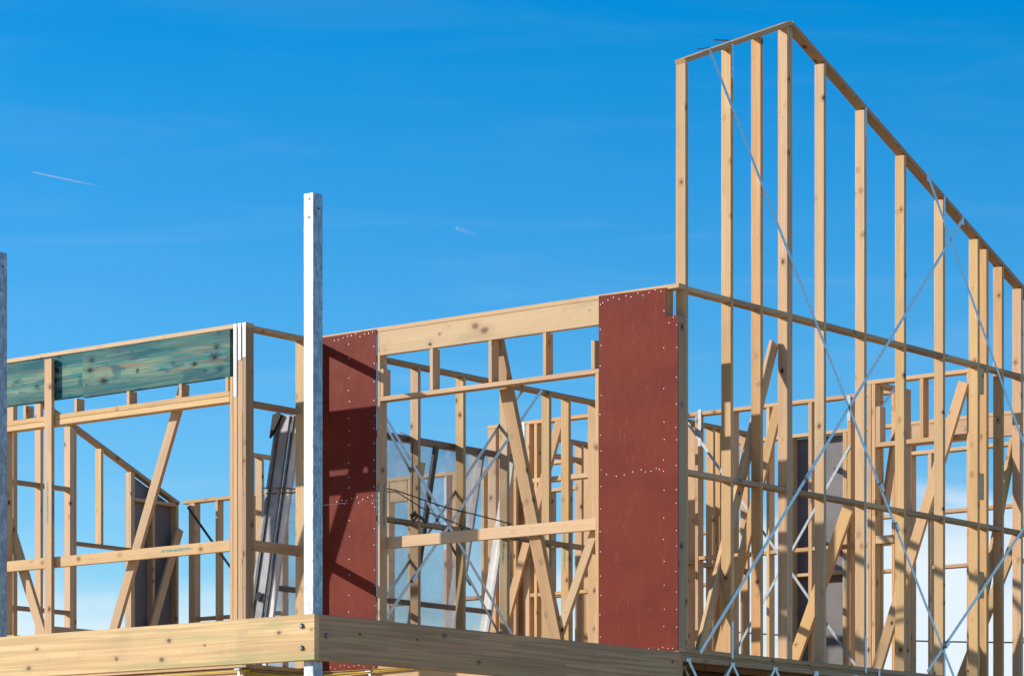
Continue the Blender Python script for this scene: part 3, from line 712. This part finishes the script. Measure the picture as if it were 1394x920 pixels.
r = tube('rope', None, [(4.02, 3.78, 1.50), (4.03, 3.74, 1.54), (4.08, 3.73, 1.52), (4.04, 3.73, 1.47), (3.99, 3.75, 1.50), (4.05, 3.72, 1.51), (4.09, 3.71, 1.55), (4.0, 3.72, 1.60)], .012, ROPE)
tag(r, 'knotted rope end on the stud left of the tall steel post', 'rope', 'ropes holding the windows')

# ------------------------------------------------------------------ floor structure
t = thing('floor_platform', (7, 4, -.02), 'timber floor edge below the wall frames, dark underneath, with bright metal truss webs', 'floor frame')
def deck(u, v): return slab('floor_sheet', t, [(u[0], -.02), (u[1], -.02), (u[1], -.0045), (u[0], -.0045)], 'v', v[0], v[1], DECK)
deck((3.99, 11), (.01, 3.64)); deck((3.17, 11), (3.642, 10.1))
box('rim_board', t, (3.156, 3.19), (3.6, 10.), (-.36, -.021), BEAM)
box('rim_board', t, (3.19, 3.97), (3.66, 3.695), (-.36, -.021), PINE)
box('rim_board', t, (3.985, 4.02), (.05, 3.66), (-.36, -.012), PINE_CLEAR)
box('end_block', t, (3.974, 4.03), (-.002, .04), (-.36, -.004), BEAM_SHADED)
# steel-web floor trusses: top chord, bottom chord, V webs
def truss(v):
    box('top_chord', t, (4.035, 10.9), (v, v + .085), (-.066, -.0215), PINE_DARK)
    box('bottom_chord', t, (4.035, 10.9), (v, v + .085), (-.36, -.315), PINE_DARK)
    me = []
    vs, fs = [], []
    u = 4.1
    while u < 10.6:
        for du in (.24, -.24):
            if u + du < 4.03: continue
            a = Vector((u, v - .002, -.05)); b = Vector((u + du, v - .002, -.335)); d = (b - a).normalized(); s_ = Vector((d.z, 0, -d.x)) * .012
            n0 = len(vs)
            for q in (a - s_, a + s_, b + s_, b - s_):
                vs.append((q.x, q.y, q.z + FZ)); vs.append((q.x, q.y - .004, q.z + FZ))
            fs += [(n0, n0 + 2, n0 + 4, n0 + 6), (n0 + 1, n0 + 7, n0 + 5, n0 + 3), (n0, n0 + 1, n0 + 3, n0 + 2), (n0 + 4, n0 + 5, n0 + 7, n0 + 6), (n0 + 2, n0 + 3, n0 + 5, n0 + 4), (n0, n0 + 6, n0 + 7, n0 + 1)]
        n0 = len(vs)                      # spiked nail plate at the peak
        for p in ((-.03, -.066), (-.026, -.04), (.026, -.04), (.03, -.066)): vs.append((u + p[0], v - .003, p[1] + FZ)); vs.append((u + p[0], v - .008, p[1] + FZ))
        fs += [(n0, n0 + 2, n0 + 4, n0 + 6), (n0 + 1, n0 + 7, n0 + 5, n0 + 3), (n0, n0 + 6, n0 + 7, n0 + 1), (n0, n0 + 1, n0 + 3, n0 + 2), (n0 + 2, n0 + 3, n0 + 5, n0 + 4), (n0 + 4, n0 + 5, n0 + 7, n0 + 6)]
        u += .575
    place('truss_webs', poly_mesh(vs, fs), t, Matrix.Identity(4), STRAP)
for v in (.004, .45, .9, 1.35, 1.8, 2.25, 2.7, 3.15): truss(v)
# lower storey: dark panels added to block light under the floor
t = thing('added_lower_wall', (6, 4, -FZ), 'added dark lower storey panels that keep the space below the floor edge dark', 'wall')
box('wall_panel', t, (3.23, 3.25), (3.8, 10.), (-FZ + .001, -.362), LIGHT_BLOCK)
box('wall_panel', t, (3.26, 3.99), (3.72, 3.74), (-FZ + .001, -.362), LIGHT_BLOCK)
box('wall_panel', t, (4.06, 4.08), (.16, 3.70), (-FZ + .001, -.362), LIGHT_BLOCK)
box('wall_panel', t, (4.1, 10.9), (.13, .15), (-FZ + .001, -.362), LIGHT_BLOCK)
box('wall_panel', t, (10.92, 10.94), (.13, 10.), (-FZ + .001, -.02), LIGHT_BLOCK)
box('wall_panel', t, (4.1, 10.9), (3.9, 3.92), (-FZ + .001, -.02), LIGHT_BLOCK)
# yellow string line with white clips
r = tube('string_line', None, [(3.135, 8.5, -.03), (3.135, 3.63, -.028), (3.135, 3.50, -.03)], .006, YELLOW)
tag(r, 'dark taut line clipped along the rim board below the corner studs', 'line')
r = tube('string_line', None, [(3.15, 3.64, -.03), (3.6, 3.6, -.04), (3.955, 3.5, -.03), (3.962, 3.0, -.016), (3.966, 2.2, .0)], .008, YELLOW)
tag(r, 'yellow line running below the lower edge of the red panel beside the steel post', 'line')
for (u, v, z, lb) in ((3.13, 3.62, -.04, 'small white metal clip on the rim board below the corner studs'), (3.955, 2.978, -.04, 'small white metal clip on the rim board below the red panel')):
    t = thing('clip', (u, v, z), lb, 'clip', 'clips holding the string line')
    bar('clip_plate', t, (u, v, z - .09), (u, v, z + .02), (0, 1, 0), .022, .006, STRAP, .001)
    bar('clip_arm', t, (u - .008, v - .025, z + .026), (u - .008, v + .03, z + .026), (1, 0, 0), .03, .008, STRAP, .001)

# ------------------------------------------------------------------ power line far behind
a = Vector((20, -30, 4.2 - FZ)); pts = []
cam_uv = Vector((-14.753, -13.313, 1.6))
def far(px, py, D):
    f = 4262.; X = (px - 697) / f; s, c = math.sin(math.radians(38.45)), math.cos(math.radians(38.45))
    return (cam_uv.x + D * (X * s + c), cam_uv.y + D * (-X * c + s), cam_uv.z + D * (1215.8 - py) / f - FZ)
A, B = Vector(far(880, 850, 70)), Vector(far(1700, 868, 62))
for i in range(25):
    q = i / 24; p = A.lerp(B, q); p.z -= 1.15 * q * (1 - q) * .75; pts.append(tuple(p))
r = tube('power_cable', None, pts, .017, CABLE); tag(r, 'thin dark overhead cable crossing low behind the right end of the gable wall', 'cable', 'overhead cables')
i_ = far(1391, 866, 64.5)
t = thing('insulator', i_, 'tiny white insulator on the overhead cable at the right edge', 'insulator')
t.location.z = i_[2] + FZ
tube('insulator_body', t, [(i_[0], i_[1], i_[2] - .03), (i_[0] + .22, i_[1] - .18, i_[2] + .03)], .06, PORC, 10)

# ------------------------------------------------------------------ sky, sun, camera
w = bpy.data.worlds.new('World'); scene.world = w; w.use_nodes = True; nt = w.node_tree; nt.nodes.clear()
out = N(nt, 'ShaderNodeOutputWorld'); bg = N(nt, 'ShaderNodeBackground'); L(nt, bg.outputs[0], out.inputs[0])
sky = N(nt, 'ShaderNodeTexSky'); sky.sky_type = 'NISHITA'; sky.sun_disc = False
d = Vector((1, -1.75, -.838)).normalized()
sky.sun_elevation = math.asin(-d.z); sky.sun_rotation = math.atan2(-d.x, -d.y)
sky.altitude = 0; sky.air_density = 1.; sky.dust_density = .3; sky.ozone_density = 4.
hs = N(nt, 'ShaderNodeHueSaturation'); hs.inputs['Saturation'].default_value = 1.45; hs.inputs['Value'].default_value = 1.0
L(nt, sky.outputs[0], hs.inputs['Color'])
tc = N(nt, 'ShaderNodeTexCoord'); sp = N(nt, 'ShaderNodeSeparateXYZ'); L(nt, tc.outputs['Generated'], sp.inputs[0])
el = sp.outputs[2]
# thin high streaks and a low white bank
v1 = noise(nt, tc.outputs['Generated'], (7., 7., 60.), 6, .8)
v2 = noise(nt, tc.outputs['Generated'], (11., 11., 34.), 7, .6)
side = math_(nt, 'SUBTRACT', math_(nt, 'MULTIPLY', sp.outputs[0], .62), math_(nt, 'MULTIPLY', sp.outputs[1], .78))   # right of view > 0
line = math_(nt, 'SUBTRACT', el, math_(nt, 'MULTIPLY', math_(nt, 'MAXIMUM', side, 0.), .14))
line = math_(nt, 'SUBTRACT', line, math_(nt, 'MULTIPLY', math_(nt, 'MAXIMUM', math_(nt, 'MULTIPLY', side, -1.), 0.), .05))
line = math_(nt, 'ADD', line, math_(nt, 'MULTIPLY', math_(nt, 'SUBTRACT', v2, .5), .10))
bank = math_(nt, 'MULTIPLY', smooth(nt, line, .07, .115, .9, 0.), smooth(nt, side, .3, .6, 1., 0.))
bank = math_(nt, 'MULTIPLY', bank, smooth(nt, side, -.08, .1, .8, 1.))
veil = math_(nt, 'MULTIPLY', smooth(nt, v1, .45, .8, 0., .12), smooth(nt, el, .1, .25, 1., .25))
cf = math_(nt, 'MAXIMUM', bank, veil)
c = mixc(nt, cf, hs.outputs[0], (5.0, 5.4, 5.8))
L(nt, c, bg.inputs[0]); bg.inputs[1].default_value = .1
sun = bpy.data.lights.new('sun', 'SUN'); sun.energy = 3.7; sun.angle = math.radians(.53); sun.color = (1., .93, .82)
so = bpy.data.objects.new('sun', sun); col.objects.link(so); so.rotation_euler = d.to_track_quat('-Z', 'Y').to_euler(); so.location = (-20, 30, 30)

# condensation trail, kilometres off
def far_pt(px, py, D): p = far(px, py, D); return Vector((p[0], p[1], p[2] + FZ))
def trail(name, x0, y0, x1, y1, D, r0, r1, label, dens):
    a, b = far_pt(x0, y0, D), far_pt(x1, y1, D); n = 16; k = 8; vs, fs = [], []
    dd = (b - a).normalized(); x = dd.cross(Vector((0, 0, 1))).normalized(); y = dd.cross(x)
    for i in range(n):
        q = i / (n - 1); r = (r0 + (r1 - r0) * q) * (.05 if i in (0, n - 1) else 1); p = a.lerp(b, q) - a
        for j in range(k):
            an = 2 * math.pi * j / k; vs.append(tuple(p + (x * math.cos(an) + y * math.sin(an)) * r))
    for i in range(n - 1):
        for j in range(k): fs.append((i * k + j, i * k + (j + 1) % k, (i + 1) * k + (j + 1) % k, (i + 1) * k + j))
    m = bpy.data.materials.new(name + '_vapour'); m.use_nodes = True; t_ = m.node_tree; t_.nodes.clear()
    o = N(t_, 'ShaderNodeOutputMaterial'); pv = N(t_, 'ShaderNodeBsdfDiffuse'); pv.inputs[0].default_value = (.95, .95, .95, 1)
    tr = N(t_, 'ShaderNodeBsdfTransparent'); mx = N(t_, 'ShaderNodeMixShader')
    tcx = N(t_, 'ShaderNodeTexCoord'); vd = N(t_, 'ShaderNodeVectorMath', operation='DOT_PRODUCT'); L(t_, tcx.outputs['Object'], vd.inputs[0])
    dn = dd / (b - a).length; vd.inputs[1].default_value = dn
    L(t_, smooth(t_, vd.outputs['Value'], 0., 1., dens, 0.), mx.inputs[0]); L(t_, tr.outputs[0], mx.inputs[1]); L(t_, pv.outputs[0], mx.inputs[2])
    L(t_, mx.outputs[0], o.inputs[0])
    ob = place(name, poly_mesh(vs, fs), None, Matrix.Translation(a), m); ob.visible_shadow = True
    tag(ob, label, 'contrail')
trail('contrail', 41, 233.5, 150, 257, 3000, .4, 1.1, 'short thin white aircraft trail in the blue sky above the green lintel', .6)
trail('wispy_cloud', 620, 310, 660, 323, 3000, 1.8, 2.5, 'tiny faint white wisp high in the sky above the red panels', .12)

cd = bpy.data.cameras.new('camera'); cam = bpy.data.objects.new('camera', cd); col.objects.link(cam)
cam.location = (-14.753, -13.313, 1.6); cam.rotation_euler = (math.radians(90), 0, math.radians(38.45 - 90))
cd.sensor_width = 36; cd.lens = 36 * 4262 / 1394; cd.shift_y = (1215.8 - 460) / 1394
cd.clip_start = .1; cd.clip_end = 20000
scene.camera = cam
vs_ = scene.view_settings; vs_.view_transform = 'Standard'; vs_.look = 'None'; vs_.gamma = 1; vs_.exposure = 0.8
scene.cycles.transparent_max_bounces = 24
